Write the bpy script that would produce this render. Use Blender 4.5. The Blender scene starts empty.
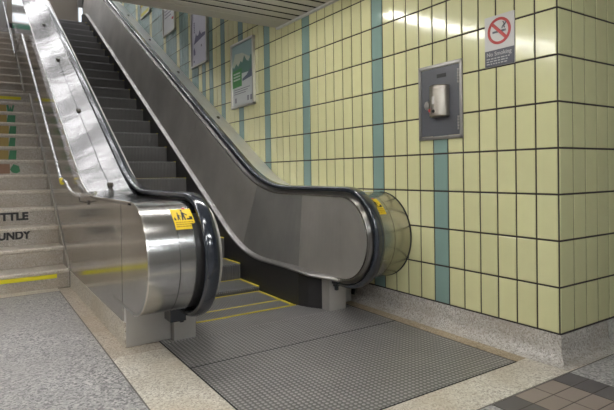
import bpy, bmesh, math, random
from mathutils import Vector, Matrix
random.seed(7)
S = 0.305                       # one wall-tile row (12 inches) in metres; layout below is in tile rows
C = bpy.context.scene.collection
def V(x, y, z): return Vector((x*S, y*S, (z+0.6)*S))

# ------------------------------------------------------------------ materials
def mat(name, col, rough=0.5, metal=0.0, spec=0.5, emit=None, estr=0.0):
    m = bpy.data.materials.new(name); m.use_nodes = True
    b = m.node_tree.nodes['Principled BSDF']
    b.inputs['Base Color'].default_value = (*col, 1)
    b.inputs['Roughness'].default_value = rough
    b.inputs['Metallic'].default_value = metal
    b.inputs['Specular IOR Level'].default_value = spec
    if emit:
        b.inputs['Emission Color'].default_value = (*emit, 1); b.inputs['Emission Strength'].default_value = estr
    return m
def N(m, t, **kw):
    n = m.node_tree.nodes.new(t)
    for k, v in kw.items(): setattr(n, k, v)
    return n
def lk(m, a, b): m.node_tree.links.new(a, b)
def bsdf(m): return m.node_tree.nodes['Principled BSDF']
def ramp(m, fac, stops):
    r = N(m, 'ShaderNodeValToRGB'); e = r.color_ramp.elements
    while len(e) < len(stops): e.new(0.5)
    for i, (p, c) in enumerate(stops): e[i].position = p; e[i].color = (*c, 1)
    lk(m, fac, r.inputs[0]); return r.outputs[0]
def pos(m, scale=(1, 1, 1)):
    g = N(m, 'ShaderNodeNewGeometry'); mp = N(m, 'ShaderNodeMapping')
    mp.inputs['Scale'].default_value = scale
    lk(m, g.outputs['Position'], mp.inputs['Vector']); return mp.outputs[0]
def noise(m, vec, scale, detail=3, rough=0.5):
    n = N(m, 'ShaderNodeTexNoise'); n.inputs['Scale'].default_value = scale
    n.inputs['Detail'].default_value = detail; n.inputs['Roughness'].default_value = rough
    lk(m, vec, n.inputs['Vector']); return n.outputs['Fac']
def mix(m, fac, a, b, mode='MIX'):
    n = N(m, 'ShaderNodeMix', data_type='RGBA', blend_type=mode)
    if hasattr(fac, 'links') or not isinstance(fac, float): lk(m, fac, n.inputs['Factor'])
    else: n.inputs['Factor'].default_value = fac
    for s, v in ((6, a), (7, b)):
        if isinstance(v, tuple): n.inputs[s].default_value = (*v, 1)
        else: lk(m, v, n.inputs[s])
    return n.outputs[2]
def bump(m, h, strength, dist=0.002):
    b = N(m, 'ShaderNodeBump'); b.inputs['Strength'].default_value = strength; b.inputs['Distance'].default_value = dist
    lk(m, h, b.inputs['Height']); lk(m, b.outputs[0], bsdf(m).inputs['Normal'])

def tile_mat(name, col, var, rough=0.13):
    m = mat(name, col, rough, spec=0.5)
    g = N(m, 'ShaderNodeNewGeometry')
    c = ramp(m, g.outputs['Random Per Island'], [(0, tuple(x*(1-var) for x in col)), (1, tuple(min(1, x*(1+var)) for x in col))])
    n = noise(m, pos(m), 9, 4)
    c2 = mix(m, ramp(m, n, [(0.35, (0, 0, 0)), (0.8, (.25, .25, .25))]), c, tuple(x*.84 for x in col))
    lk(m, c2, bsdf(m).inputs['Base Color'])
    bump(m, noise(m, pos(m), 14, 2), 0.12, 0.004)
    return m
M = {}
M['yellow'] = tile_mat('yellow_glazed_tile', (.64, .62, .35), .045)
M['teal'] = tile_mat('teal_glazed_tile', (.215, .315, .285), .06)
M['grout'] = mat('dark_grout', (.034, .025, .021), .85)
M['gapblack'] = mat('shadow_gap_black', (.012, .012, .012), .7)

def terrazzo(name, base, dark, light, scale, stain=0.0):
    m = mat(name, base, .42)
    p = pos(m)
    v = N(m, 'ShaderNodeTexVoronoi'); v.inputs['Scale'].default_value = scale; lk(m, p, v.inputs['Vector'])
    sep = N(m, 'ShaderNodeSeparateColor'); lk(m, v.outputs['Color'], sep.inputs[0])
    c = ramp(m, sep.outputs[0], [(0, dark), (.22, dark), (.34, base), (.72, base), (.86, light), (1, light)])
    n = noise(m, p, 2.2, 5, .6)
    c = mix(m, ramp(m, n, [(.38, (0, 0, 0)), (.7, (.55+stain, .55+stain, .55+stain))]), c, tuple(x*f for x, f in zip(base, (.74, .66, .55) if stain else (.80, .78, .75))))
    lk(m, c, bsdf(m).inputs['Base Color'])
    return m
M['terr_grey'] = terrazzo('grey_terrazzo', (.33, .318, .315), (.14, .134, .14), (.50, .48, .465), 85)
M['terr_beige'] = terrazzo('beige_terrazzo', (.59, .55, .48), (.36, .32, .27), (.74, .70, .63), 110, .18)
M['terr_stain'] = terrazzo('stained_terrazzo', (.40, .32, .215), (.22, .165, .10), (.50, .42, .31), 110, .3)
M['terr_worn'] = terrazzo('worn_terrazzo', (.47, .41, .335), (.28, .24, .19), (.58, .52, .44), 110, .25)
M['terr_base'] = terrazzo('baseboard_terrazzo', (.44, .415, .385), (.27, .25, .23), (.56, .53, .50), 110, .12)
M['terr_light'] = terrazzo('light_terrazzo', (.47, .45, .43), (.32, .30, .29), (.58, .56, .54), 110)
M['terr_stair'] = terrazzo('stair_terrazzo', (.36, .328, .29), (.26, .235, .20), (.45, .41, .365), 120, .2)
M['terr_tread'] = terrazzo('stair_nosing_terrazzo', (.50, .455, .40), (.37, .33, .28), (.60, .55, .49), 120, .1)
M['strip'] = mat('divider_strip', (.13, .115, .10), .5, .3)

def steel(name, col, rough, stretch, amount=.25, var=.10):
    m = mat(name, col, rough, 1.0)
    n = noise(m, pos(m, stretch), 30, 5, .6)
    r = N(m, 'ShaderNodeMapRange'); r.inputs['To Min'].default_value = rough*(1-amount); r.inputs['To Max'].default_value = rough*(1+amount)
    lk(m, n, r.inputs['Value']); lk(m, r.outputs[0], bsdf(m).inputs['Roughness'])
    n2 = noise(m, pos(m), 1.7, 4, .6)
    c = ramp(m, n2, [(.3, tuple(x*(1-var) for x in col)), (.7, tuple(min(1, x*(1+var)) for x in col))])
    lk(m, c, bsdf(m).inputs['Base Color'])
    return m
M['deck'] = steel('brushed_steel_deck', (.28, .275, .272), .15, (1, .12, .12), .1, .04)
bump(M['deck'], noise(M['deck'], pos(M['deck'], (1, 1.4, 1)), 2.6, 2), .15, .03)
M['drumright'] = steel('worn_steel_drum', (.44, .42, .385), .25, (.06, 1, 1))
M['drum'] = steel('brushed_steel_drum', (.50, .495, .49), .2, (.06, 1, 1))
M['side'] = steel('brushed_steel_side', (.58, .565, .55), .15, (1, .1, 1))
M['panel'] = steel('dull_steel_panel', (.52, .495, .465), .42, (1, .35, .08), .2, .14)
M['panel2'] = steel('dark_steel_panel', (.37, .36, .345), .42, (1, .35, .08), .2, .14)
for k_ in ('panel', 'panel2'): bsdf(M[k_]).inputs['Metallic'].default_value = .75
M['deckright'] = steel('lightened_steel_deck', (.72, .71, .69), .34, (1, .12, .12))  # right deck's colour lightened to make up for weak upstairs light
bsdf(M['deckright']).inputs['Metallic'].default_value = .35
M['bright'] = steel('polished_steel', (.74, .72, .70), .2, (1, 1, 1))
M['guide'] = steel('dark_guide_steel', (.25, .24, .23), .32, (1, 1, 1))
M['trim'] = steel('dull_trim_steel', (.38, .365, .35), .38, (1, 1, 1))
M['rail'] = steel('rail_steel', (.86, .85, .86), .26, (1, 1, 1))
bsdf(M['rail']).inputs['Metallic'].default_value = .8
M['ped'] = steel('pedestal_steel', (.48, .46, .44), .34, (1, .1, 1))
bsdf(M['ped']).inputs['Metallic'].default_value = .6
M['skirt'] = mat('black_skirt_panel', (.018, .017, .018), .35)
M['rubber'] = mat('black_handrail_rubber', (.020, .024, .034), .14, spec=.7)
bsdf(M['rubber']).inputs['Coat Weight'].default_value = .4
bsdf(M['rubber']).inputs['Coat Roughness'].default_value = .08
M['stepmetal'] = mat('grey_cast_step', (.135, .128, .12), .48, .55)
M['riser'] = mat('dark_cast_riser', (.118, .113, .109), .45, .15)
M['tread'] = mat('grey_cast_tread', (.30, .30, .305), .42, .6)
M['yel'] = mat('yellow_paint', (.62, .50, .03), .5)
M['yelstair'] = mat('yellow_safety_strip', (.60, .53, .012), .6)
M['ink'] = mat('black_lettering', (.016, .015, .016), .6)
M['green_ink'] = mat('green_decal', (.03, .16, .07), .6)
M['tan_ink'] = mat('tan_decal', (.30, .21, .055), .6)
M['brown_ink'] = mat('brown_decal', (.22, .12, .07), .6)
M['plate'] = None
def plate_mat(name, sc, strength):
    m = mat(name, (.30, .285, .27), .36, .6)
    p = pos(m)
    sep = N(m, 'ShaderNodeSeparateXYZ'); lk(m, p, sep.inputs[0])
    def tri(o, k, off=0.0):
        a = N(m, 'ShaderNodeMath', operation='MULTIPLY'); a.inputs[1].default_value = k; lk(m, o, a.inputs[0])
        s = N(m, 'ShaderNodeMath', operation='SINE'); lk(m, a.outputs[0], s.inputs[0]); return s.outputs[0]
    ax, ay = tri(sep.outputs[0], sc), tri(sep.outputs[1], sc)
    mu = N(m, 'ShaderNodeMath', operation='MULTIPLY'); lk(m, ax, mu.inputs[0]); lk(m, ay, mu.inputs[1])
    ab = N(m, 'ShaderNodeMath', operation='ABSOLUTE'); lk(m, mu.outputs[0], ab.inputs[0])
    dot = ramp(m, ab.outputs[0], [(.32, (0, 0, 0)), (.85, (1, 1, 1))])
    n = noise(m, p, 3, 4, .6)
    wear = ramp(m, n, [(.3, (.20, .193, .187)), (.7, (.32, .308, .297))])
    c = mix(m, dot, mix(m, .5, wear, (.150, .142, .146)), mix(m, .5, wear, (.72, .69, .70)))
    lk(m, c, bsdf(m).inputs['Base Color'])
    bump(m, dot, strength, .003)
    return m
M['plate'] = plate_mat('studded_steel_plate', math.pi/.031, 1.0)
M['cplate'] = plate_mat('fine_studded_plate', math.pi/.024, .8)
M['pave_dark'] = mat('charcoal_quarry_tile', (.095, .085, .085), .5)
M['pave_brown'] = tile_mat('brown_quarry_tile', (.245, .198, .17), .10, .5)
M['pave_joint'] = mat('paving_joint', (.07, .06, .055), .8)
M['ceil'] = mat('cream_metal_slat', (.46, .44, .40), .4)
M['ceilgap'] = mat('slat_gap', (.006, .005, .005), .95, spec=.05)
M['trimgrey'] = mat('grey_trim', (.55, .54, .52), .4)
M['wallplain'] = mat('plain_wall_paint', (.36, .345, .31), .6)
M['wallup'] = mat('upper_wall_paint', (.26, .25, .235), .6)
M['hoard'] = mat('brown_hoarding', (.165, .14, .112), .5)
M['tube'] = mat('lit_fluorescent_tube', (.9, .9, .9), .4, emit=(1.0, .985, .945), estr=30)
M['fillback'] = mat('added_cool_fill_tube', (.9, .9, .9), .4, emit=(.93, .98, 1.0), estr=44)  # for unseen rows added to light the front wall in a cooler tone
M['fillnear'] = mat('added_near_fill_tube', (.9, .9, .9), .4, emit=(1.0, .985, .95), estr=34)
M['tubeup'] = mat('lit_upper_fluorescent_tube', (.9, .9, .9), .4, emit=(.97, .97, 1.0), estr=13)
M['house'] = mat('white_lamp_housing', (.75, .75, .73), .4)
M['daywin'] = mat('bright_window_pane', (.8, .85, .9), .2, emit=(.85, .93, 1.0), estr=1.0)
M['greenband'] = mat('green_window_band', (.02, .22, .12), .4)
M['frame_al'] = steel('poster_aluminium', (.62, .60, .55), .4, (1, 1, 1))
M['boxgrey'] = mat('slate_grey_door', (.085, .087, .098), .42)
M['boxframe'] = steel('cabinet_frame_steel', (.33, .315, .30), .42, (1, 1, .2))
M['canister'] = steel('canister_steel', (.36, .33, .29), .36, (1, 1, .15), .3, .2)
M['white'] = mat('white_panel', (.52, .50, .475), .4)
M['signgrey'] = mat('charcoal_sign_band', (.075, .075, .09), .5)
M['signtext'] = mat('pale_sign_lettering', (.40, .39, .38), .5)
M['red'] = mat('red_ring', (.42, .035, .03), .5)
M['stick_y'] = mat('yellow_sticker', (.72, .50, .01), .45)
M['stick_txt'] = mat('sticker_small_print', (.30, .17, .01), .5)
M['bolt'] = mat('dark_knob', (.10, .09, .075), .35, .7)

# ------------------------------------------------------------------ mesh builder
class MB:
    def __init__(s): s.v = []; s.f = []; s.m = []; s.sm = []
    def add(s, vs, fs, mi=0, smooth=False):
        b = len(s.v); s.v += [Vector(v) for v in vs]
        for f in fs: s.f.append([b+i for i in f]); s.m.append(mi); s.sm.append(smooth)
    def box(s, a, b, mi=0):
        x0, x1 = sorted((a[0], b[0])); y0, y1 = sorted((a[1], b[1])); z0, z1 = sorted((a[2], b[2]))
        vs = [(x, y, z) for z in (z0, z1) for y in (y0, y1) for x in (x0, x1)]
        s.add([V(*p) for p in vs], [(0, 2, 3, 1), (4, 5, 7, 6), (0, 1, 5, 4), (2, 6, 7, 3), (0, 4, 6, 2), (1, 3, 7, 5)], mi)
    def quad(s, *p, mi=0): s.add([V(*q) for q in p], [tuple(range(len(p)))], mi)
    def sweep(s, rings, closed_ring=True, cap=True, mi=0, smooth=True, loop=False):
        n = len(rings[0]); vs = [V(*p) for r in rings for p in r]; fs = []
        R = len(rings)
        for i in range(R if loop else R-1):
            i2 = (i+1) % R
            for j in range(n if closed_ring else n-1):
                k = (j+1) % n
                fs.append((i*n+j, i*n+k, i2*n+k, i2*n+j))
        s.add(vs, fs, mi, smooth)
        if cap and closed_ring and not loop:
            s.add(vs[:n], [tuple(range(n))], mi); s.add(vs[-n:], [tuple(range(n))], mi)
    def tube(s, pts, r, n=10, mi=0):
        P = [Vector(p) for p in pts]; rings = []
        up = Vector((0, 0, 1)); prev = None
        for i, p in enumerate(P):
            t = (P[min(i+1, len(P)-1)]-P[max(i-1, 0)]).normalized()
            if prev is None:
                a = t.cross(up) if abs(t.dot(up)) < .95 else t.cross(Vector((1, 0, 0)))
            else: a = prev - t*prev.dot(t)
            a.normalize(); prev = a; b = t.cross(a)
            rings.append([p+a*(r*math.cos(q))+b*(r*math.sin(q)) for q in [2*math.pi*j/n for j in range(n)]])
        s.sweep(rings, mi=mi)
    def prism(s, poly, axis, a, b, mi=0):           # poly in the two other axes, extruded a..b
        def P(u, v, w): return V(w, u, v) if axis == 'x' else (V(u, w, v) if axis == 'y' else V(u, v, w))
        n = len(poly)
        A = [P(u, v, a) for u, v in poly]; B = [P(u, v, b) for u, v in poly]
        s.add(A+B, [tuple(range(n)), tuple(range(2*n-1, n-1, -1))]+[(i, (i+1) % n, n+(i+1) % n, n+i) for i in range(n)], mi)
    def lathe_y(s, *a): pass
    def build(s, name, mats, parent=None, origin=None, bevel=0.0):
        me = bpy.data.meshes.new(name)
        o0 = Vector(origin) if origin is not None else Vector((0, 0, 0))
        if parent is not None and origin is None:
            w = Vector((0, 0, 0)); q = parent
            while q is not None: w += q.location; q = q.parent
            o0 = w
        me.from_pydata([v-o0 for v in s.v], [], s.f)
        for p, mi, sm in zip(me.polygons, s.m, s.sm): p.material_index = mi; p.use_smooth = sm
        bm = bmesh.new(); bm.from_mesh(me); bmesh.ops.recalc_face_normals(bm, faces=bm.faces)
        bm.to_mesh(me); bm.free()
        for m in (mats if isinstance(mats, (list, tuple)) else [mats]): me.materials.append(m)
        o = bpy.data.objects.new(name, me); C.objects.link(o)
        if parent is not None: o.parent = parent
        elif origin is not None: o.location = o0
        if bevel:
            b = o.modifiers.new('bevel', 'BEVEL'); b.width = bevel; b.segments = 2; b.limit_method = 'ANGLE'
        if any(s.sm):
            try: me.set_sharp_from_angle(angle=math.radians(40))
            except Exception: pass
        return o
def tag(o, label, cat, group=None, kind=None):
    if label: o['label'] = label
    if cat: o['category'] = cat
    if group: o['group'] = group
    if kind: o['kind'] = kind
    return o
def thing(name, loc, label, cat, group=None):
    o = bpy.data.objects.new(name, None); o.empty_display_size = .1; o.location = loc; C.objects.link(o)
    return tag(o, label, cat, group)
def struct(o): o['kind'] = 'structure'; return o
def text_mesh(name, body, size, mats, parent, origin, xdir, ydir, depth=.002, align='LEFT', bold=0.0, sx=1.0):
    """lettering in metres; origin is a world point, xdir/ydir world unit vectors"""
    cu = bpy.data.curves.new(name, 'FONT'); cu.body = body; cu.size = size; cu.align_x = align
    cu.extrude = depth; cu.offset = bold
    t = bpy.data.objects.new(name+'_tmp', cu); C.objects.link(t)
    bpy.context.view_layer.update()
    me = bpy.data.meshes.new_from_object(t.evaluated_get(bpy.context.evaluated_depsgraph_get()))
    bpy.data.objects.remove(t)
    xd, yd = Vector(xdir), Vector(ydir); zd = xd.cross(yd)
    w = Vector((0, 0, 0)); q = parent
    while q is not None: w += q.location; q = q.parent
    for v in me.vertices: v.co = Vector(origin)+xd*v.co.x*sx+yd*v.co.y+zd*v.co.z-w
    me.materials.clear(); me.materials.append(mats); me.name = name
    o = bpy.data.objects.new(name, me); C.objects.link(o); o.parent = parent
    return o

# ------------------------------------------------------------------ profile helpers
SL = .566
def trans(Y, y0, L=1.5, m=SL, y1=1e9):
    def f(t):
        if t < -L: return 0.0
        if t < L: return m*(t+L)**2/(4*L)
        return m*t
    return f(Y-y0)-f(Y-y1)
YTOP = 10.5+17.65/SL           # kink at the top of the incline
def hrail(Y): return 3.05+trans(Y, 10.5, 1.6, SL, YTOP)
XC = -3.73

# ------------------------------------------------------------------ setting: floor
b = MB()
b.box((-26, -18, -.75), (-7.95, 14.1, -.6)); b.box((-7.95, -18, -.75), (8, -.42, -.6))
floor = struct(b.build('floor', M['terr_grey']))
b = MB()
b.box((-7.92, -.39, -.75), (-6.68, 5.9, -.6)); b.box((-6.68, -.39, -.75), (-.74, .56, -.6))
b.box((-.74, -.39, -.75), (0.5, .56, -.6)); b.box((.5, -.39, -.75), (8, .1, -.6)); b.box((-26, 14.13, -.75), (-7.92, 14.75, -.6))
b.box((-6.68, 7.5, -.75), (-.74, 10, -.62))
struct(b.build('floor_border', M['terr_beige']))
b = MB(); b.box((-.74, .56, -.75), (.5, 9, -.6)); struct(b.build('floor_border.001', M['terr_stain']))
b = MB(); b.box((-7.92, 5.9, -.75), (-6.68, 14.6, -.6)); struct(b.build('floor_border.002', M['terr_worn']))
b = MB()
b.box((-7.95, -.42, -.75), (-7.92, 14.13, -.597)); b.box((-7.92, -.42, -.75), (8, -.39, -.597)); b.box((-26, 14.1, -.75), (-7.95, 14.13, -.597))
struct(b.build('floor_divider_strip', M['strip']))
# paving panel of quarry tiles let into the floor
b = MB(); px0, pw, ph = -.39, .62, .385
b.box((px0-4*pw-.01, -.43-12*ph, -.7), (px0+.01, -.425, -.5985), 2)
for i in range(4):
    for j in range(12):
        x1 = px0-i*pw; y1 = -.43-j*ph
        b.box((x1-pw+.012, y1-ph+.012, -.6), (x1-.012, y1-.012, -.594), 0 if i in (0, 3) or j == 11 else 1)
struct(b.build('floor_paving', [M['pave_dark'], M['pave_brown'], M['pave_joint']]))

# ------------------------------------------------------------------ setting: tiled walls
teals = {6, 11, 19, 25, 30, 34, 37, 39, 41, 42, 44, 45, 46}
for a, z in ((48, 52), (53, 58), (59, 65), (66, 73), (74, 82), (83, 92)): teals |= set(range(a, z))
def tile(b, u0, u1, v0, v1, wall, mi):
    g = .021; t = .022; e = .012
    tu, tv = random.uniform(-.0035, .0035), random.uniform(-.0035, .0035)
    def P(u, v, d):
        du = (u-(u0+u1)/2); dv = (v-(v0+v1)/2)
        d = d+(tu*du+tv*dv if d > 0 else 0)
        return V(-d, u, v) if wall == 'x' else V(u, -d, v)
    u0 += g; u1 -= g; v0 += g; v1 -= g
    o = [P(u0, v0, -.005), P(u1, v0, -.005), P(u1, v1, -.005), P(u0, v1, -.005)]
    m_ = [P(u0, v0, t-e*.6), P(u1, v0, t-e*.6), P(u1, v1, t-e*.6), P(u0, v1, t-e*.6)]
    i = [P(u0+e, v0+e, t), P(u1-e, v0+e, t), P(u1-e, v1-e, t), P(u0+e, v1-e, t)]
    fs = [(8, 9, 10, 11)]+[(j, (j+1) % 4, 4+(j+1) % 4, 4+j) for j in range(4)]+[(4+j, 4+(j+1) % 4, 8+(j+1) % 4, 8+j) for j in range(4)]
    b.add(o+m_+i, fs, mi)
b = MB()
b.box((0, .0, -.7), (.4, 50, 27.5), 2)
for u in range(0, 99):
    y0, y1 = (0 if u == 0 else .0154+.5*u), .0154+.5*(u+1)
    vmin = max(0, int((.566*(y0-14))-1))
    vmax = 10 if y0 < 12 else min(27, int(.566*(y0-8))+10)
    for v in range(vmin, vmax):
        tile(b, y0, y1, v, v+1, 'x', 1 if u in teals and not (u == 6 and v > 4) else 0)
struct(b.build('wall_right', [M['yellow'], M['teal'], M['grout']]))
b = MB()
b.box((.02, 0.001, -.7), (8, .4, 10.2), 2)
x = 0.0
for u in range(0, 15):
    x1 = .55 if u == 0 else x+.5
    for v in range(0, 10): tile(b, x, x1, v, v+1, 'y', 0)
    x = x1
struct(b.build('wall_front', [M['yellow'], M['teal'], M['grout']]))
# coved terrazzo baseboard, mitred around the corner
prof = [(.0, -.012), (.055, -.012), (.06, -.05), (.065, -.3)]+[(.065+.30*(1-math.cos(a)), -.3-.296*math.sin(a)) for a in [math.pi/2*k/8 for k in range(1, 9)]]+[(.365, -.62), (0, -.62)]
def corner_r(d, z): return (-d, -d, z)
b = MB()
b.sweep([[(-d, 7.2, z) for d, z in prof], [(-d, .4, z) for d, z in prof], [(-d*.92, -d*.92+.0, z) for d, z in prof]])
struct(b.build('baseboard_right', M['terr_base']))
b = MB()
b.sweep([[(-d*.92, -d*.92, z) for d, z in prof], [(.3, -d, z) for d, z in prof], [(1.88, -d, z) for d, z in prof]])
b2 = MB(); b2.sweep([[(1.90, -d*1.02, z) for d, z in prof], [(8, -d*1.02, z) for d, z in prof]])
struct(b.build('baseboard_front', M['terr_base'])); struct(b2.build('baseboard_front.001', M['terr_light']))
b = MB(); b.box((-.03, .0, -.012), (0, 7.2, .018)); b.box((-.03, -.03, -.012), (8, 0, .018))
struct(b.build('trim_1', M['grout']))

# ------------------------------------------------------------------ setting: ceiling, other walls
CZ = 9.42; CY = 11.75
b = MB()
pitch = .56; y = CY-.75
b.box((-26, -18, CZ+.014), (8, CY-.7, CZ+.4), 1); b.box((-26, CY-.7, CZ+.08), (8, CY, CZ+.4), 1)
b.box((-26, CY-.72, CZ), (-.12, CY, CZ+.1), 0)
while y > -18:
    b.box((-26, y-pitch+.15, CZ), (-.12, y, CZ+.012), 0); y -= pitch
struct(b.build('ceiling', [M['ceil'], M['ceilgap']]))
b = MB(); b.box((-.14, .02, CZ-.07), (-.028, CY, CZ+.12)); b.box((.02, -.14, CZ-.07), (8, -.028, CZ+.12))
struct(b.build('trim_2', M['trimgrey']))
b = MB(); b.box((-26, CY-.25, CZ+.02), (-.02, CY+.02, 16.6)); struct(b.build('wall_fascia', M['ceil']))
b = MB()
b.box((-26, CY, 9), (-14.9, 14, 27)); struct(b.build('wall_fascia.001', M['wallplain']))
b = MB(); b.box((-26.3, -18, -.7), (-26, 14.7, 10)); struct(b.build('wall_left', M['wallplain']))
b = MB(); b.box((-26, -18.3, -.7), (8, -18, 10)); struct(b.build('wall_behind', M['wallplain']))
b = MB(); b.box((8, -18, -.7), (8.3, .4, 10)); struct(b.build('wall_side', M['wallplain']))
b = MB(); b.box((-26, 14.75, -.7), (-14.6, 15.0, 10)); struct(b.build('wall_stair_front', M['wallplain']))
b = MB(); b.box((-14.9, 14.7, -.7), (-14.6, 62, 27.5)); struct(b.build('wall_stair', M['wallup']))
b = MB(); b.box((-26, 2, 26.6), (8, 62, 27)); struct(b.build('ceiling_upper', M['wallup']))
b = MB(); b.box((-26, 1.7, 16.2), (.4, 2, 27)); struct(b.build('wall_upper_front', M['wallup']))
b = MB(); b.box((-26, 2, 16.25), (0, CY-.2, 16.6)); struct(b.build('floor_upper', M['terr_grey']))
b = MB(); b.box((-26.3, 2, 16.2), (-26, 15, 27)); struct(b.build('wall_upper_left', M['wallup']))
# upstairs end wall with bright windows
b = MB()
b.box((-15, 58, 16), (8, 58.4, 27)); struct(b.build('wall_back', M['wallup']))
b = MB(); b.box((-15, 45.3, 16.2), (8, 58, 16.58)); struct(b.build('floor_landing', M['terr_grey']))
def window(n, x0, x1, z0, z1, bars, lab, Y=58):
    t = MB(); fr = .08
    t.box((x0, Y-.12, z0), (x1, Y-.02, z0+fr)); t.box((x0, Y-.12, z1-fr), (x1, Y-.02, z1))
    for i in range(bars+1):
        x = x0+(x1-x0-fr)*i/bars; t.box((x, Y-.12, z0), (x+fr, Y-.02, z1))
    w = struct(t.build('window_%d' % n, M['frame_al']))
    p = MB(); p.box((x0, Y-.06, z0), (x1, Y-.03, z1)); p.build('pane', M['daywin'], w)
window(1, -12.5, -8.0, 20.45, 21.55, 10, '')
window(2, -12.5, -8.0, 22.35, 24.5, 5, '')
window(3, .02, 1.5, 20.3, 23.2, 1, '')
b = MB(); b.box((8, 50, 16), (8.3, 58.4, 27)); b.box((.4, 49.7, 16), (8.3, 50, 27)); struct(b.build('wall_upper_right', M['wallup']))
b = MB(); b.box((-12.5, 57.85, 19.5), (-8.0, 57.98, 20.35)); struct(b.build('trim_3', M['greenband']))
b = MB(); b.box((-7.4, 53.0, 16.6), (-.85, 53.2, 26.6))
b2 = MB(); b2.box((-7.4, 52.9, 16.6), (-.85, 53, 19.0))
hd = tag(b.build('hoarding_panel', M['hoard']), 'brown hoarding panel closing the view at the top of the escalator', 'panel')
b2.build('dark_base_strip', M['gapblack'], hd)  # dark strip standing in for the dark gap below the hoarding

# ------------------------------------------------------------------ escalator
ESC = thing('escalator', V(XC, 7.4, -.6), 'stainless steel escalator with black handrails rising beside the tiled wall', 'escalator')
def noseZ(Y): return -.6+trans(Y, 9.95, 1.5, SL, 9.95+17.6/SL)
# floor plates
for i, (y0, y1, m) in enumerate(((.57, 4.28, 'plate'), (4.34, 6.15, 'plate'), (6.165, 7.33, 'cplate'))):
    b = MB(); b.box((-6.65, y0, -.72), (-.77, y1, -.588))
    b.build('floor_plate', M[m], ESC, bevel=.002)
b = MB(); b.box((-6.68, .545, -.72), (-.74, .575, -.592)); b.box((-6.68, .545, -.72), (-6.645, 7.4, -.592)); b.box((-.775, .545, -.72), (-.74, 7.4, -.592)); b.box((-6.68, 4.29, -.72), (-.74, 4.34, -.6))
b.build('plate_edging', M['gapblack'], ESC)
HW = 1.64
b = MB(); b.box((XC-HW, 7.35, -.72), (XC+HW, 7.40, -.58))
for i in range(60):
    x = XC-HW+.01+i*(2*HW-.04)/60
    b.box((x, 7.395, -.6), (x+.025, 7.47, -.585))
cp = b.build('comb', M['yel'], ESC)
# steps
def corr(n, half, depth):
    out = []; p = 2*half/n
    for i in range(n):
        x = -half+i*p
        out += [(x, 0), (x+p*.55, 0), (x+p*.6, -depth), (x+p*.95, -depth)]
    out.append((half, 0)); return out
CO = corr(46, HW, .05)
NOSE = [8.3, 9.8, 11.3, 12.75, 14.17]
while NOSE[-1] < 46: NOSE.append(NOSE[-1]+1.41)
step_i = 0
Yedge = [7.46]+NOSE
for k in range(len(Yedge)-1):
    y0, y1 = Yedge[k], Yedge[k+1]
    z = noseZ(y0) if k else -.6
    zl = noseZ(Yedge[k-1]) if k else -.75
    zl = min(zl, z-.02)
    if z > 16.95: break
    b = MB()
    ys = [y0, y0+.02, y1-.01]
    b.sweep([[(XC+x, yy, z+d-(.02 if yy == y0 else 0)) for x, d in CO] for yy in ys], closed_ring=False, cap=False, mi=0, smooth=False)
    H = z-zl
    b.sweep([[(XC+x, y0-d*.8+off, zz) for x, d in CO] for zz, off in ((z-.02, 0), (z-.5*H, -.015), (zl-.02, 0))], closed_ring=False, cap=False, mi=1, smooth=False)
    st = b.build('step', [M['tread'], M['riser']], ESC)
    e = MB(); w = .09
    e.box((XC+HW-w, y0, z-.02), (XC+HW, y1-.02, z+.008)); e.box((XC-HW, y0, z-.02), (XC-HW+w, y1-.02, z+.008))
    e.box((XC-HW, y1-.07, z-.02), (XC+HW, y1-.015, z+.008))
    e.build('yellow_edge', M['yel'], st)
# balustrades
NC = (5.6, 1.65); NR = 1.40
def path(off, n_arc=28, top=True, y_in=6.15):
    """points (Y, Z) of the handrail centre line offset inwards by off"""
    r = NR-off; pts = []
    pts.append((y_in, NC[1]-r)); pts.append((NC[0]+.2, NC[1]-r))
    for k in range(n_arc+1):
        a = -math.pi/2-math.pi*k/n_arc
        pts.append((NC[0]+r*math.cos(a), NC[1]+r*math.sin(a)))
    def nrm(Y):
        d = (hrail(Y+.01)-hrail(Y-.01))/.02; l = math.hypot(1, d); return -d/l, 1/l
    Y = 6.2
    while Y < 44.2:
        nx, nz = nrm(Y); pts.append((Y-nx*off, hrail(Y)-nz*off)); Y += .35 if (Y < 13.5 or Y > 38) else 1.5
    yt = 44.2; zc = hrail(yt)-NR
    for k in range(17):
        a = math.pi/2-math.pi*k/16
        pts.append((yt+r*math.cos(a), zc+r*math.sin(a)))
    pts.append((yt-1.2, zc-r))
    return pts
def normals(p):
    out = []
    for i in range(len(p)):
        a, c = p[max(i-1, 0)], p[min(i+1, len(p)-1)]
        t = Vector((c[0]-a[0], c[1]-a[1])).normalized(); out.append((-t.y, t.x))
    # outward: up on the flat top
    return [(n[0], n[1]) for n in out]
def sweep_path(b, pts, cross, X, mi=0):
    """cross: list of (s, n) ; X maps s to world x. n is outward."""
    ns = normals(pts)
    # orientation: traversal goes bottom -> front -> top -> back; outward normal is left-hand side
    mid = len(pts)//2; sgn = 1 if ns[mid][1] > 0 else -1
    rings = [[(X(s), p[0]+sgn*n[0]*h, p[1]+sgn*n[1]*h) for s, h in cross] for p, n in zip(pts, ns)]
    b.sweep(rings, mi=mi)
def zdeck_out(Y): return 2.93+trans(Y, 11.2, 1.5, SL, YTOP+.7)
def zdeck_in(Y): return 2.91+trans(Y, 10.2, 1.5, SL, YTOP-.2)
def ztrim(Y):
    base = .42+.08*min(1, max(0, (Y-5.6)/2.4)); return base+trans(Y, 11.2, 1.6, SL, YTOP+.6)
YS = [5.65+.35*i for i in range(26)]+[15+1.5*i for i in range(16)]+[39+.5*i for i in range(10)]
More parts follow.
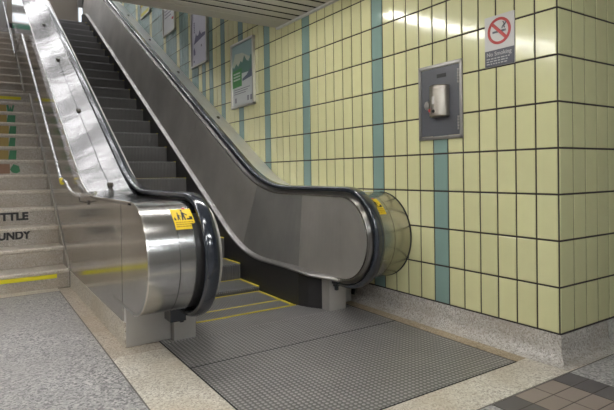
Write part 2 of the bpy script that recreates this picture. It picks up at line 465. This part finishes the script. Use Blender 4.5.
def balustrade(sg):
    X = lambda s: XC+sg*s
    right = sg > 0
    XS = lambda q: X(q if right else q+.07)
    OUT = 3.70 if right else 3.77
    def sbot(Y): return 2.11-.27*min(1, max(0, (Y-5.6)/3.2))
    # ---- inner panel (split in plates along its length)
    rim = path(.20)
    def rimz(Y): return hrail(Y)-.20/math.cos(math.atan((hrail(Y+.05)-hrail(Y-.05))/.1))
    cuts = [5.6, 7.65, 11.1, 17.2, 23.2, 29.2, 35.2, 40.5, 44.2]
    b = MB()
    r = NR-.20
    arc = [(NC[0]+r*math.cos(a), NC[1]+r*math.sin(a)) for a in [-math.pi/2-math.pi*k/28 for k in range(29)]]
    lean = {11.1: .75, 17.2: 1.4, 23.2: 1.4, 29.2: 1.4, 35.2: 1.4, 40.5: .5}
    for k in range(len(cuts)-1):
        c0, c1 = cuts[k], cuts[k+1]; g = .008
        l0, l1 = lean.get(c0, 0)/2, lean.get(c1, 0)/2
        n = 12
        top = [(c0+g-l0)+((c1-g-l1)-(c0+g-l0))*i/n for i in range(n+1)]
        bot = [(c0+g+l0)+((c1-g+l1)-(c0+g+l0))*i/n for i in range(n+1)]
        mi = 1 if k == 1 else 0
        def add_ruled(tp, bt):
            rings = []
            for (yt, zt, st_), (yb, zb, sb) in zip(tp, bt):
                rings.append([(X(st_), yt, zt), (X(sb), yb, zb), (X(sb+.05), yb, zb), (X(st_+.05), yt, zt)])
            b.sweep(rings, mi=mi, smooth=False)
        if k == 0:
            top = [c0+(c1-g-c0)*i/n for i in range(n+1)]; bot = top
            poly = arc[::-1]
            b.prism([(c0, ztrim(c0))]+arc[1:]+[(c0, rimz(c0))], 'x', X(2.11), X(2.16), mi)
        add_ruled([(Y, rimz(Y), 2.11) for Y in top], [(Y, ztrim(Y), sbot(Y)) for Y in bot])
    sb_ = MB(); sb_.sweep([[(X(2.10-(0 if q else .14)), 7.64, zz), (X(2.10-(0 if q else .14)), 7.668, zz), (X(2.13-(0 if q else .14)), 7.668, zz), (X(2.13-(0 if q else .14)), 7.64, zz)] for q, zz in ((1, rimz(7.65)-.03), (0, ztrim(7.65)+.05))], smooth=False)
    bal = b.build('balustrade', [M['panel'], M['panel2']], ESC)
    sb_.build('seam_strip', M['trim'], bal)
    # ---- rim bead and guide band
    b = MB(); sweep_path(b, path(.20), [(2.09, -.028), (2.09, .022), (2.17, .022), (2.17, -.028)], X if right else lambda q: X(q+.13)); b.build('rim_bead', M['bright'], bal)
    b = MB(); sweep_path(b, path(.11), [(2.16, -.09), (2.16, .04), (2.30, .04), (2.30, -.09)], XS); b.build('handrail_guide', M['guide'], bal)
    b = MB(); sweep_path(b, path(.11), [(2.30, -.16), (2.30, -.04), (2.66, -.04), (2.66, -.16)], XS); b.build('guide_channel', M['skirt'], bal)
    # ---- handrail
    cr = [(2.235, -.07), (2.20, -.03), (2.20, .02), (2.22, .052), (2.26, .070), (2.36, .078), (2.46, .070), (2.50, .052), (2.52, .02), (2.52, -.03), (2.485, -.07)]
    b = MB(); sweep_path(b, path(0, y_in=6.15), cr, XS); b.build('handrail', M['rubber'], bal)
    # ---- inner decking trim and skirt
    b = MB()
    b.sweep([[(X(1.66), Y, ztrim(Y)-.05), (X(1.66), Y, ztrim(Y)-.005), (X(1.69), Y, ztrim(Y)+.03), (X(max(1.76, sbot(Y)-.02)), Y, ztrim(Y)+.05), (X(sbot(Y)+.04), Y, ztrim(Y)+.07), (X(sbot(Y)+.04), Y, ztrim(Y)-.05)] for Y in YS if Y > 6.5], mi=0)
    b.sweep([[(X(1.66+(6.7-Y)*.35), Y, ztrim(Y)-.05), (X(1.66+(6.7-Y)*.35), Y, ztrim(Y)-.005), (X(1.72+(6.7-Y)*.3), Y, ztrim(Y)+.03), (X(2.10), Y, ztrim(Y)+.06), (X(2.17), Y, ztrim(Y)+.06), (X(2.17), Y, ztrim(Y)-.05)] for Y in (5.65, 6.0, 6.35, 6.7)], mi=0)
    b.build('inner_decking', M['trim'], bal)
    b = MB()
    def zlow(Y): return min(noseZ(Y)-1.4, noseZ(Y))
    b.sweep([[(X(1.67), Y, max(-.75, noseZ(Y)-1.6)), (X(1.67), Y, ztrim(Y)-.04), (X(1.73), Y, ztrim(Y)-.04), (X(1.73), Y, max(-.75, noseZ(Y)-1.6))] for Y in [7.25]+[y_ for y_ in YS if y_ > 7.4]], smooth=False)
    b.sweep([[(X(s), Y, -.75), (X(s), Y, ztrim(Y)-.04), (X(s+.06), Y, ztrim(Y)-.04), (X(s+.06), Y, -.75)] for s, Y in ((1.67, 7.26), (1.80, 6.9), (2.03, 6.5))], smooth=False)
    b.build('skirt_panel', M['skirt'], bal)
    # ---- outer decking, two boards with a seam at the knobs
    sm = 3.08
    def board(s0, s1, name, m):
        b = MB()
        for (a0, a1) in ((s0, s1),):
            rings = []
            for Y in YS:
                def zz(s):
                    t = (s-2.5)/(OUT-2.5); return zdeck_in(Y)*(1-t)+zdeck_out(Y)*t
                rings.append([(X(a0), Y, zz(a0)), (X(a1), Y, zz(a1)), (X(a1), Y, zz(a1)-.08), (X(a0), Y, zz(a0)-.08)])
            b.sweep(rings)
        return b.build(name, m, bal)
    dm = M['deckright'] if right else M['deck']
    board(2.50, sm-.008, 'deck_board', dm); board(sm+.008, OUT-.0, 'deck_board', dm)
    # ---- newel drum : two shells, from the deck round the front and back underneath
    R = 1.275; dc = (5.65, 1.655)
    def shell(s0, s1, name):
        b = MB(); rings = []
        pts = [(5.9, dc[1]+R, 0, 1)]+[(dc[0]+R*math.cos(a), dc[1]+R*math.sin(a), math.cos(a), math.sin(a)) for a in [math.pi/2+math.pi*k/32 for k in range(33)]]+[(7.6, dc[1]-R, 0, -1)]
        for y_, z_, ny, nz in pts:
            rings.append([(X(s0), y_, z_), (X(s1), y_, z_), (X(s1), y_-ny*.07, z_-nz*.07), (X(s0), y_-ny*.07, z_-nz*.07)])
        b.sweep(rings); return b.build(name, M['drumright'] if right else M['drum'], bal)
    shell(2.50, sm-.006, 'newel_shell'); shell(sm+.006, OUT, 'newel_shell')
    # dark edge gasket around the outer end of the drum
    b = MB(); rings = []
    for k in range(33):
        a = math.pi/2+math.pi*k/32
        rings.append([(X(OUT-.03), dc[0]+rr*math.cos(a), dc[1]+rr*math.sin(a)) for rr in (R-.02, R+.012)]+[(X(OUT+.005), dc[0]+rr*math.cos(a), dc[1]+rr*math.sin(a)) for rr in (R+.012, R-.02)])
    b.sweep(rings); b.build('edge_gasket', M['gapblack'] if right else M['bright'], bal)
    # ---- knobs
    ks = [16.5, 22.0, 27.4, 32.7, 38.0] if right else [10.94, 16.48, 22.1, 27.66, 33.2, 38.8]
    for Y in ks:
        t = (sm-2.5)/(OUT-2.5); z = zdeck_in(Y)*(1-t)+zdeck_out(Y)*t
        d = SL if Y > 13 else 0.05; l = math.hypot(1, d); tn = (1/l, d/l); nn = (-d/l, 1/l)
        b = MB(); w = .085 if not right else .07
        ring = lambda s_, h: [(X(sm+s_*u), Y+tn[0]*s_*v*1.2+nn[0]*h, z+tn[1]*s_*v*1.2+nn[1]*h) for u, v in ((-1, -.5), (-.5, -1), (.5, -1), (1, -.5), (1, .5), (.5, 1), (-.5, 1), (-1, .5))]
        b.sweep([ring(w, -.02), ring(w*1.05, .045), ring(w*.9, .075), ring(w*.4, .085)], smooth=False)
        b.build('anti_slide_knob', M['bolt'], bal)
    # ---- outer side panel (left one faces the stair)
    if not right:
        b = MB(); arc = [(dc[0]+(R-.005)*math.cos(a), dc[1]+(R-.005)*math.sin(a)) for a in [math.pi/2+math.pi*k/32 for k in range(33)]]
        b.prism([(6.60, zdeck_out(6.6)-.01)]+arc+[(6.60, .38)], 'x', X(OUT-.06), X(OUT-.004))
        ys = [6.635+.3495*i for i in range(22)]
        b.prism([(y_, zdeck_out(y_)-.01) for y_ in ys]+[(13.965, 0), (6.635, 0)], 'x', X(OUT-.06), X(OUT-.004))
        segs = [(13.98, 20), (20.015, 26), (26.015, 32), (32.015, 38), (38.015, 43.5)]
        lo = lambda Y: max(0, min(-.4+.5876*(Y-14.69), 16.0)) if Y < 29 else min(16.0, 8.0+max(0, .5876*(Y-33.2)))
        for a0, a1 in segs:
            ys = [a0+(a1-a0)*i/16 for i in range(17)]
            b.prism([(y_, zdeck_out(y_)-.01) for y_ in ys]+[(y_, lo(y_)) for y_ in reversed(ys)], 'x', X(OUT-.06), X(OUT-.004))
        b.build('side_panel', M['side'], bal)
        # polished bead along the top edge of the side panel
        b = MB(); b.tube([(X(OUT-.005), Y, zdeck_out(Y)-.005) for Y in YS], .022, 8); b.build('edge_bead', M['bright'], bal)
    # ---- pedestal
    if not right:
        b = MB(); b.box((X(3.73), 6.45, -.6), (X(2.64), 7.4, .40)); b.build('pedestal', M['ped'], bal, bevel=.004)
        b = MB(); b.box((X(2.63), 6.25, -.6), (X(2.06), 7.4, .32)); b.build('pedestal', M['ped'], bal, bevel=.004)
    else:
        b = MB(); b.box((X(2.66), 6.12, -.6), (X(2.04), 7.2, .36)); b.build('pedestal', M['ped'], bal, bevel=.004)
        b = MB(); b.box((X(3.36), 6.75, -.6), (X(2.67), 7.2, .40)); b.build('pedestal', M['panel2'], bal)
    yf = 6.12 if right else 6.25
    b = MB()
    if right:
        b.box((X(2.13), yf-.22, .23), (X(2.58), yf+.01, .40)); b.box((X(2.18), yf-.12, .14), (X(2.46), yf+.01, .24)); b.box((X(2.23), yf-.09, .02), (X(2.33), yf+.01, .17))
    else:
        b.box((X(2.40), yf-.26, -.06), (X(2.80), yf+.22, .36)); b.box((X(2.4), yf-.1, -.14), (X(2.5), yf+.01, .03)); b.box((X(2.62), yf-.05, -.05), (X(2.7), yf+.21, .03))
    b.build('handrail_inlet', M['rubber'], bal, bevel=.006)
    # ---- warning sticker bent round the drum
    s0, s1 = (2.64, 3.10) if not right else (2.56, 2.95)
    def drum_pt(s, a, h=.006): return (X(s), dc[0]-(R+h)*math.cos(a), dc[1]+(R+h)*math.sin(a))
    a0, a1 = math.radians(60), math.radians(33)
    def patch(name, u0, u1, v0, v1, m, par, h, n=8):
        b = MB(); rings = []
        for i in range(n+1):
            a = a0+(a1-a0)*(v0+(v1-v0)*i/n)
            sa, sb = (s1-(s1-s0)*u0, s1-(s1-s0)*u1) if not right else (s0+(s1-s0)*u0, s0+(s1-s0)*u1)
            rings.append([drum_pt(sa, a, h), drum_pt(sb, a, h), drum_pt(sb, a, h-.005), drum_pt(sa, a, h-.005)])
        b.sweep(rings); return b.build(name, m, par)
    stk = patch('warning_sticker', 0, 1, 0, 1, M['stick_y'], bal, .008)
    b = MB()
    def pp(u, v, h=.010):
        a = a0+(a1-a0)*v; s_ = s1-(s1-s0)*u if not right else s0+(s1-s0)*u; return drum_pt(s_, a, h)
    def blob(poly): b.quad(*[pp(u, v) for u, v in poly]); 
    def figure(cx, cy, sc):
        blob([(cx+.05*sc*math.cos(t), cy-.16*sc+.06*sc*math.sin(t)) for t in [2*math.pi*i/10 for i in range(10)]])
        blob([(cx-.05*sc, cy-.08*sc), (cx+.05*sc, cy-.08*sc), (cx+.07*sc, cy+.12*sc), (cx+.10*sc, cy+.34*sc), (cx+.03*sc, cy+.34*sc), (cx, cy+.16*sc), (cx-.04*sc, cy+.34*sc), (cx-.11*sc, cy+.34*sc), (cx-.07*sc, cy+.12*sc)])
        blob([(cx+.04*sc, cy-.06*sc), (cx+.22*sc, cy+.08*sc), (cx+.19*sc, cy+.12*sc), (cx+.03*sc, cy+.02*sc)])
    figure(.52, .27, 1.0); figure(.28, .36, .7)
    blob([(.66, .60), (.66, .52), (.80, .52), (.80, .44), (.95, .44), (.95, .60)])
    blob([(.05, .60), (.05, .46), (.10, .46), (.16, .60)])
    b.build('pictogram', M['ink'], stk)
    b = MB()
    for v in (.68, .77, .86):
        u = .08
        while u < .9:
            w = random.uniform(.06, .16); b.quad(pp(u, v), pp(min(.93, u+w), v), pp(min(.93, u+w), v+.04), pp(u, v+.04)); u += w+.03
    b.build('small_print', M['stick_txt'], stk)
    b = MB(); b.quad(*[pp(.68+.09*math.cos(t), -.02+.07*math.sin(t), .012) for t in [2*math.pi*i/12 for i in range(12)]]); b.build('red_tab', M['red'], stk)
    return bal
balustrade(-1); balustrade(1)
# curb under the side panel
b = MB(); b.box((-7.50, 6.47, -.6), (-7.44, 9.0, -.004)); b.box((-7.505, 9.01, -.6), (-7.44, 14.6, -.004))
struct(b.build('baseboard_stair', M['terr_beige']))
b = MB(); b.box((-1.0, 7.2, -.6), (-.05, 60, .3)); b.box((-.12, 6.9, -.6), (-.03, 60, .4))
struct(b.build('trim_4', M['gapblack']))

# ------------------------------------------------------------------ staircase
ST = thing('staircase', V(-11, 14.69, -.6), 'worn beige terrazzo staircase with lettering on its risers, left of the escalator', 'staircase')
XR, XL = -7.548, -14.55
Zt, Yt = [], []
for i in range(1, 14): Yt.append(14.69+1.215*(i-1)); Zt.append(-.6+.674+.714*(i-1))
nlow = len(Yt)
r2 = (16.6-Zt[-1])/11
for i in range(1, 12): Yt.append(33.2+1.215*(i-1)); Zt.append(Zt[12]+r2*i)
for i in range(len(Yt)):
    y0, z1 = Yt[i], Zt[i]; z0 = Zt[i-1] if i else -.6
    y1 = Yt[i+1]+.06 if i+1 < len(Yt) else 46.0
    b = MB()
    b.prism([(y0+.07, z0-.02), (y0+.035, z1-.16), (y0, z1-.13), (y0-.01, z1-.05), (y0+.02, z1), (y1, z1), (y1, z1-.3), (y0+.3, z0-.02)], 'x', XL, XR)
    # nosing and tread carry the paler terrazzo
    n = len(b.f)
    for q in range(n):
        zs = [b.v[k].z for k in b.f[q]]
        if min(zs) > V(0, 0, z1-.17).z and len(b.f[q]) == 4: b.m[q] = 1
    st = b.build('stair_step', [M['terr_stair'], M['terr_tread']], ST)
    yf = y0+.05
    def decal(name, poly, m, d=.0):
        q = MB(); f = lambda x, z: (x, y0+.07-.035*(z-(z0-.02))/(z1-.14-z0)-.012-d, z)
        q.quad(*[f(x, z) for x, z in poly])
        return q.build(name, m, st)
    k = i+1
    if k == 1: decal('yellow_strip', [(-14, -.23), (-7.935, -.23), (-7.935, .0), (-14, .0)], M['yelstair'])
    if k == 13: decal('yellow_strip', [(-14, z0+.29), (-7.965, z0+.29), (-7.965, z0+.47), (-14, z0+.47)], M['yelstair'])
    if k in (3, 4):
        body, xr, zb, hh = ('TTLE', -8.545, 1.735, .305) if k == 4 else ('UNDY', -8.555, 1.065, .305)
        w = 1.03 if k == 4 else 1.15
        cu_size = hh*S/.70
        o = text_mesh('lettering', body, cu_size, M['ink'], st, V(xr, y0+.028, zb), (1, 0, 0), (0, 0, 1), .0008, 'RIGHT', .0065, 1.0)
        xs = [v.co.x for v in o.data.vertices]; x1_, w0 = max(xs), max(xs)-min(xs)
        tgt = V(xr, 0, 0).x-(ST.location.x)
        for v in o.data.vertices: v.co.x = tgt+(v.co.x-x1_)*(w*S/w0)
    if 7 <= k <= 12:
        xa = {7: -9.0, 8: -8.98, 9: -8.9, 10: -8.82, 11: -8.85, 12: -8.8}[k]
        xb = {7: -8.62, 8: -8.66, 9: -8.62, 10: -8.5, 11: -8.45, 12: -8.42}[k]
        h0, h1 = z0+.06, z1-.2
        decal('decal_picture', [(-10.6, h0), (xa, h0), (xa, h1), (-10.6, h1)], M['brown_ink'] if k == 7 else M['tan_ink'])
        if k == 12: decal('decal_leaf', [(xa, h1), (xa+.1, h1), (xa+.15, h0+.2), (xa+.2, h1-.05), (xa+.26, h0+.2), (xa+.31, h1), (xa+.40, h1), (xa+.31, h0), (xa+.22, h0), (xa+.19, h0+.12), (xa+.15, h0), (xa+.06, h0)], M['green_ink'], .004)
        elif k == 7: decal('decal_leaf', [(xa, h0+.2), (xa+.1, h0+.05), (xb-.1, h0), (xb+.05, h0+.1), (xb, h1-.1), (xa+.15, h1)], M['green_ink'], .004)
        else: decal('decal_leaf', [(xa-.02, h0), (xb, h0), (xb+.03, h1), (xa+.06, h1)], M['green_ink'], .004)

b = MB()
low = [(14.67, .09)]+[(Yt[12], Zt[12]+.02), (Yt[13]-.02, Zt[12]+.02), (Yt[13]-.02, Zt[13]+.02), (Yt[-1], Zt[-1]+.02), (46, Zt[-1]+.02), (46, 15.8), (33.6, 7.9), (29.6, 7.9), (15.0, -.6), (14.67, -.6)]
b.prism(low, 'x', -7.552, -7.508)
b.build('stringer', M['terr_stair'], ST)

# ------------------------------------------------------------------ handrail on the side panel beside the stair
HR = thing('stair_handrail', V(-7.75, 14.3, 3.3), 'thin polished steel handrail running up beside the stairs on the escalator side', 'handrail')
b = MB(); xh = -7.76
b.tube([(xh, 14.45, 3.36), (xh, 22.5, 7.98), (xh, 30.2, 12.42), (xh, 30.7, 12.55), (xh, 36.6, 12.55), (xh, 37.1, 12.65), (xh, 51, 20.5)], .066, 10)
b.build('rail', M['rail'], HR)
b = MB()
b.tube([(-7.72, 14.1, 3.38), (-7.7, 13.75, 3.33), (-7.7, 13.3, 3.15), (-7.7, 12.6, 3.0), (-7.7, 11.7, 2.93), (-7.7, 10.8, 2.93), (-7.68, 10.2, 2.97), (-7.62, 9.75, 3.02), (-7.52, 9.55, 3.04)], .066, 10)
b.tube([(-7.72, 14.1, 3.38), (xh, 14.35, 3.33)], .045, 8)
b.build('end_loop', M['rail'], HR)
b = MB(); b.tube([(xh, 14.28, 3.30), (xh, 14.52, 3.42)], .08, 10); o = b.build('yellow_collar', M['yel'], HR)
for (Y, z) in ((20.2, 6.66), (25.4, 9.65), (29.6, 12.08), (10.75, 2.9)):
    b = MB(); b.tube([(xh, Y, z), (xh+.02, Y, z-.14), (-7.5, Y, z-.18)], .022, 8); b.box((-7.53, Y-.06, z-.25), (-7.50, Y+.06, z-.11)); b.build('bracket', M['bolt'], HR)

# ------------------------------------------------------------------ posters on the tiled wall
def poster(Yc, z0, w, h, label, kind):
    t = thing('wall_poster', V(-.03, Yc, z0), label, 'poster', 'framed posters up the tiled wall')
    y0, y1, z1 = Yc-w/2, Yc+w/2, z0+h; f = .10
    b = MB()
    for (a0, a1, c0, c1) in ((y0, y1, z0, z0+f), (y0, y1, z1-f, z1), (y0, y0+f, z0, z1), (y1-f, y1, z0, z1)):
        b.box((-.16, a0, c0), (-.025, a1, c1))
    b.build('poster_frame', M['frame_al'], t, bevel=.003)
    b = MB(); b.box((-.10, y0+f, z0+f), (-.03, y1-f, z1-f)); pr = b.build('print', M['paper_'+kind], t)
    W, H = w-2*f, h-2*f
    def P(u, v, d): return (-.101-d, y1-f-u*W, z0+f+v*H)     # u from the reader's left
    def shape(name, poly, m, d=.003): 
        q = MB(); q.quad(*[P(u, v, d) for u, v in poly]); return q.build(name, M[m], pr)
    if kind == 'green':
        shape('sky', [(0, .62), (1, .62), (1, 1), (0, 1)], 'p_sky', .002)
        shape('sun_glow', [(.0, .66), (.55, .62), (.9, .72), (.5, .84), (.15, .86)], 'p_sun', .003)
        shape('treeline', [(0, .52), (1, .50), (1, .74), (.9, .76), (.82, .66), (.7, .70), (.6, .79), (.5, .68), (.42, .72), (.3, .64), (.2, .70), (.1, .62), (0, .66)], 'p_tree', .004)
        shape('green_panel', [(0, .30), (.47, .31), (.47, .60), (0, .58)], 'p_green', .006)
        for k in range(3): shape('panel_line', [(.06, .54-.05*k), (.40, .545-.05*k), (.40, .52-.05*k), (.06, .515-.05*k)], 'p_white', .008)
        shape('dark_hill', [(.5, .38), (1, .42), (1, .54), (.85, .53), (.7, .46), (.5, .42)], 'p_navy', .005)
        for k in range(3): shape('text_line', [(.08, .27-.035*k), (.85-.1*k, .275-.035*k), (.85-.1*k, .262-.035*k), (.08, .257-.035*k)], 'p_grey', .005)
        for u in (.12, .72, .86): shape('mark', [(u, .05), (u+.08, .05), (u+.08, .13), (u, .13)], 'p_grey', .005)
    elif kind == 'lilac':
        shape('skyline', [(.12, .40), (.9, .48), (.95, .53), (.72, .545), (.66, .53), (.55, .62), (.46, .54), (.35, .54), (.3, .60), (.22, .5)], 'p_slate')
        for k in range(6): shape('letter_mark', [(.14, .62+.035*k), (.22, .62+.035*k), (.22, .645+.035*k), (.14, .645+.035*k)], 'p_slate')
        shape('letter_mark', [(.12, .20), (.24, .20), (.24, .26), (.18, .34), (.12, .30)], 'p_slate')
        shape('letter_mark', [(.10, .06), (.18, .06), (.18, .10), (.10, .10)], 'p_slate')
        shape('letter_mark', [(.62, .30), (.70, .30), (.70, .34), (.62, .34)], 'p_grey')
        shape('letter_mark', [(.82, .90), (.92, .90), (.92, .96), (.82, .96)], 'p_grey')
    elif kind == 'white':
        shape('green_band', [(.0, .62), (1, .78), (1, 1), (0, 1)], 'p_leaf')
        shape('dark_slash', [(.15, .66), (.9, .8), (.95, .86), (.2, .74)], 'p_navy', .005)
        shape('red_mark', [(.75, .22), (.9, .22), (.9, .27), (.75, .27)], 'red')
        for k in range(3): shape('text_line', [(.1, .5-.07*k), (.7, .5-.07*k), (.7, .475-.07*k), (.1, .475-.07*k)], 'p_grey')
    else:
        shape('pale_band', [(0, .1), (1, .1), (1, .25), (0, .25)], 'p_white')
    return t
M['paper_green'] = mat('poster_pale_paper', (.55, .57, .56), .35); M['paper_lilac'] = mat('poster_lilac_paper', (.60, .585, .66), .35)
M['paper_white'] = mat('poster_white_paper', (.64, .64, .63), .35); M['paper_yellow'] = mat('poster_yellow_paper', (.66, .60, .05), .35)
M['p_sky'] = mat('print_sky', (.27, .37, .37), .35); M['p_sun'] = mat('print_sun', (.48, .50, .40), .35); M['p_tree'] = mat('print_trees', (.09, .19, .15), .35)
M['p_green'] = mat('print_green', (.06, .24, .06), .35); M['p_white'] = mat('print_white', (.5, .55, .48), .35); M['p_navy'] = mat('print_navy', (.10, .12, .17), .35)
M['p_grey'] = mat('print_grey', (.20, .20, .22), .35); M['p_slate'] = mat('print_slate', (.12, .11, .20), .35); M['p_leaf'] = mat('print_leaf', (.10, .27, .17), .35)
poster(14.92, 6.60, 2.3, 3.02, 'framed poster of trees under a blue sky with a green panel, nearest to the cabinet', 'green')
poster(20.15, 9.45, 2.3, 3.1, 'framed pale lilac poster with a small dark blue skyline drawing', 'lilac')
poster(25.1, 12.35, 2.3, 3.1, 'framed white poster with a green top half, cut by the ceiling edge', 'white')
poster(30.2, 14.8, 2.3, 3.1, 'framed yellow poster, highest on the tiled wall', 'yellow')

# ------------------------------------------------------------------ grey cabinet with steel canister
CB = thing('wall_cabinet', V(-.03, 3.25, 4.39), 'slate grey flush cabinet in a dull steel frame on the yellow tiles', 'cabinet')
y0, y1, z0, z1 = 2.49, 4.0, 4.38, 6.40; f = .09
b = MB()
for (a0, a1, c0, c1) in ((y0, y1, z0, z0+f), (y0, y1, z1-f, z1), (y0, y0+f, z0, z1), (y1-f, y1, z0, z1)): b.box((-.065, a0, c0), (-.02, a1, c1))
b.build('cabinet_frame', M['boxframe'], CB, bevel=.003)
b = MB(); b.box((-.05, y0+f+.01, z0+f+.01), (-.03, y1-f-.01, z1-f-.01)); dr = b.build('door', M['boxgrey'], CB, bevel=.002)
b = MB(); b.box((-.056, 3.02, 6.02), (-.045, 3.33, 6.12)); b.build('nameplate', M['ink'], dr)
for zz in (4.75, 5.95):
    b = MB()
    for k in range(5): b.tube([(-.075, y0+f+.02, zz+.075*k-.15), (-.075, y0+f+.02, zz+.075*k-.095)], .026, 8)
    b.build('hinge', M['boxframe'], dr)
b = MB(); n = 20; cy, cz0, cz1, cr_ = 3.19, 4.97, 5.80, .285
rings = []
for zz, rr in ((cz0, cr_*.88), (cz0+.03, cr_), (cz0+.07, cr_), (cz0+.075, cr_*.97), (cz1-.10, cr_*.97), (cz1-.095, cr_), (cz1-.03, cr_), (cz1, cr_*.9)):
    rings.append([(-.05-(.05+rr*.9*math.sin(t)), cy+rr*math.cos(t), zz) for t in [math.pi*k/n for k in range(n+1)]]+[(-.051, cy-rr, zz), (-.051, cy+rr, zz)])
b.sweep(rings)
can = b.build('canister', M['canister'], CB)
b = MB(); b.box((-.362, 3.16, 5.30), (-.345, 3.24, 5.5)); b.build('sticker', M['white'], can)
for yy, zz, m in ((3.37, 5.15, 'red'), (3.19, 5.11, 'ink')):
    b = MB(); x0_ = -.10-.256*math.sqrt(max(0, 1-((yy-cy)/.285)**2))
    b.sweep([[(xx, yy+.04*math.cos(t), zz+.045*math.sin(t)) for t in [2*math.pi*k/10 for k in range(10)]] for xx in (x0_+.05, x0_-.012)]); b.build('button', M[m], can)
b = MB(); b.sweep([[(xx, 3.66+rr*math.cos(t), 5.32+rr*1.2*math.sin(t)) for t in [2*math.pi*k/14 for k in range(14)]] for xx, rr in ((-.045, .10), (-.09, .10), (-.11, .085), (-.115, .04))]); b.build('turn_latch', M['boxframe'], dr)

# ------------------------------------------------------------------ no smoking sign
SG = thing('no_smoking_sign', V(-.03, 1.4, 6.0), 'grey no smoking sign with red ring near the wall corner', 'sign')
y0, y1, z0, z1 = 1.0, 1.8, 6.01, 7.21
b = MB(); b.box((-.045, y0, z0), (-.018, y1, z1)); bd = b.build('panel', M['white'], SG)
b = MB(); b.box((-.048, y0+.004, z0+.004), (-.044, y1-.004, 6.40)); b.build('text_band', M['signgrey'], SG)
yc, zc, ro, ri = 1.40, 6.83, .315, .25
b = MB()
b.sweep([[(xx, yc+rr*math.cos(t), zc+rr*math.sin(t)) for xx, rr in ((-.046, ri), (-.053, ri), (-.053, ro), (-.046, ro))] for t in [2*math.pi*k/40 for k in range(40)]], loop=True, smooth=False)
d = .7071
b.prism([(yc+d*.27+.026, zc-d*.27+.026), (yc+d*.27-.026, zc-d*.27-.026), (yc-d*.27-.026, zc+d*.27-.026), (yc-d*.27+.026, zc+d*.27+.026)][::1], 'x', -.0535, -.046)
for v in b.v[160:]: v.y = 2*V(0, yc, 0).y-v.y      # slash runs from upper left to lower right for the reader
b.build('red_ring', M['red'], SG)
b = MB(); b.box((-.050, 1.24, 6.79), (-.046, 1.58, 6.84)); b.box((-.050, 1.215, 6.79), (-.046, 1.23, 6.84))
for k in range(2):
    pts = [(-.048, 1.24+.05*k+.03*math.sin(q*1.1+k), 6.87+.03*q) for q in range(6)]; b.tube(pts, .012, 6)
b.build('cigarette', M['signgrey'], SG)
text_mesh('lettering', 'No Smoking', .135*S, M['signtext'], SG, V(-.0495, y1-.05, 6.265), (0, -1, 0), (0, 0, 1), .0004, 'LEFT', .0004)
b = MB()
for k, zz in enumerate((6.19, 6.13, 6.07)):
    yy = y1-.05
    while yy > y0+.12+.06*k:
        w = random.uniform(.04, .10); b.box((-.0495, yy, zz), (-.047, yy-w, zz+.025)); yy -= w+.025
b.build('small_print', M['signtext'], SG)

# ------------------------------------------------------------------ ceiling lights
def lamp(x, y, z, L, m, label, group):
    t = thing('ceiling_light', V(x, y, z), label, 'ceiling light', group)
    b = MB(); b.box((x-L/2, y-.32, z-.10), (x+L/2, y+.32, z))
    if z < CZ-.01: b.box((x-L/2, y-.12, z-.01), (x+L/2, y+.12, CZ))
    b.build('housing', M['house'], t, bevel=.004)
    for dy in (-.17, .17):
        b = MB(); b.tube([(x-L/2+.06, y+dy, z-.17), (x+L/2-.06, y+dy, z-.17)], .06, 10); b.build('tube', M[m], t)
for y_ in (7.42,):
    for x_ in (-3.9, -8.0, -12.1, -16.2): lamp(x_, y_, CZ-.12, 4.0, 'tube', 'unseen twin tube light added to brighten the hall', 'hall ceiling lights')
for y_ in (1.2, -5.5, -12):  # unseen rows added to brighten the near floor and front wall
    for x_ in ((-7.5, -13, -19) if y_ > 0 else (-4.5, -11.5, -19)): lamp(x_, y_, CZ, 4.0, 'fillnear' if y_ > 0 else 'fillback', 'unseen twin tube light added to brighten the hall', 'hall ceiling lights')
for y_ in (19.5, 23.2, 27, 30.8, 34.6, 39, 44, 50, 55):
    for x_ in (-2.6, -7.1, -11.6): lamp(x_, y_, 26.6, 4.45, 'tubeup', 'twin tube ceiling light high above the escalator', 'upper ceiling lights')

# ------------------------------------------------------------------ camera
cd = bpy.data.cameras.new('camera'); cam = bpy.data.objects.new('camera', cd); C.objects.link(cam)
yaw, pit, rol = .5807, -.0096, -.0143
fw = Vector((math.sin(yaw)*math.cos(pit), math.cos(yaw)*math.cos(pit), math.sin(pit)))
r = Vector((math.cos(yaw), -math.sin(yaw), 0)); u = r.cross(fw)
r2_ = r*math.cos(rol)+u*math.sin(rol); u2 = -r*math.sin(rol)+u*math.cos(rol)
mw = Matrix((r2_, u2, -fw)).transposed().to_4x4(); mw.translation = V(-10.4618, -6.1319, 3.5481)
cam.matrix_world = mw
cd.sensor_fit = 'HORIZONTAL'; cd.sensor_width = 36; cd.lens = 508.11*36/614; cd.shift_y = -27.5257/614; cd.clip_start = .02
sc = bpy.context.scene; sc.camera = cam
w = bpy.data.worlds.new('world'); sc.world = w; w.use_nodes = True
w.node_tree.nodes['Background'].inputs[0].default_value = (.9, .92, 1, 1); w.node_tree.nodes['Background'].inputs[1].default_value = .02
vs = sc.view_settings; vs.view_transform = 'Standard'; vs.look = 'None'; vs.gamma = 1; vs.exposure = .3; vs.use_curve_mapping = False
sc.cycles.max_bounces = 10; sc.cycles.use_denoising = True
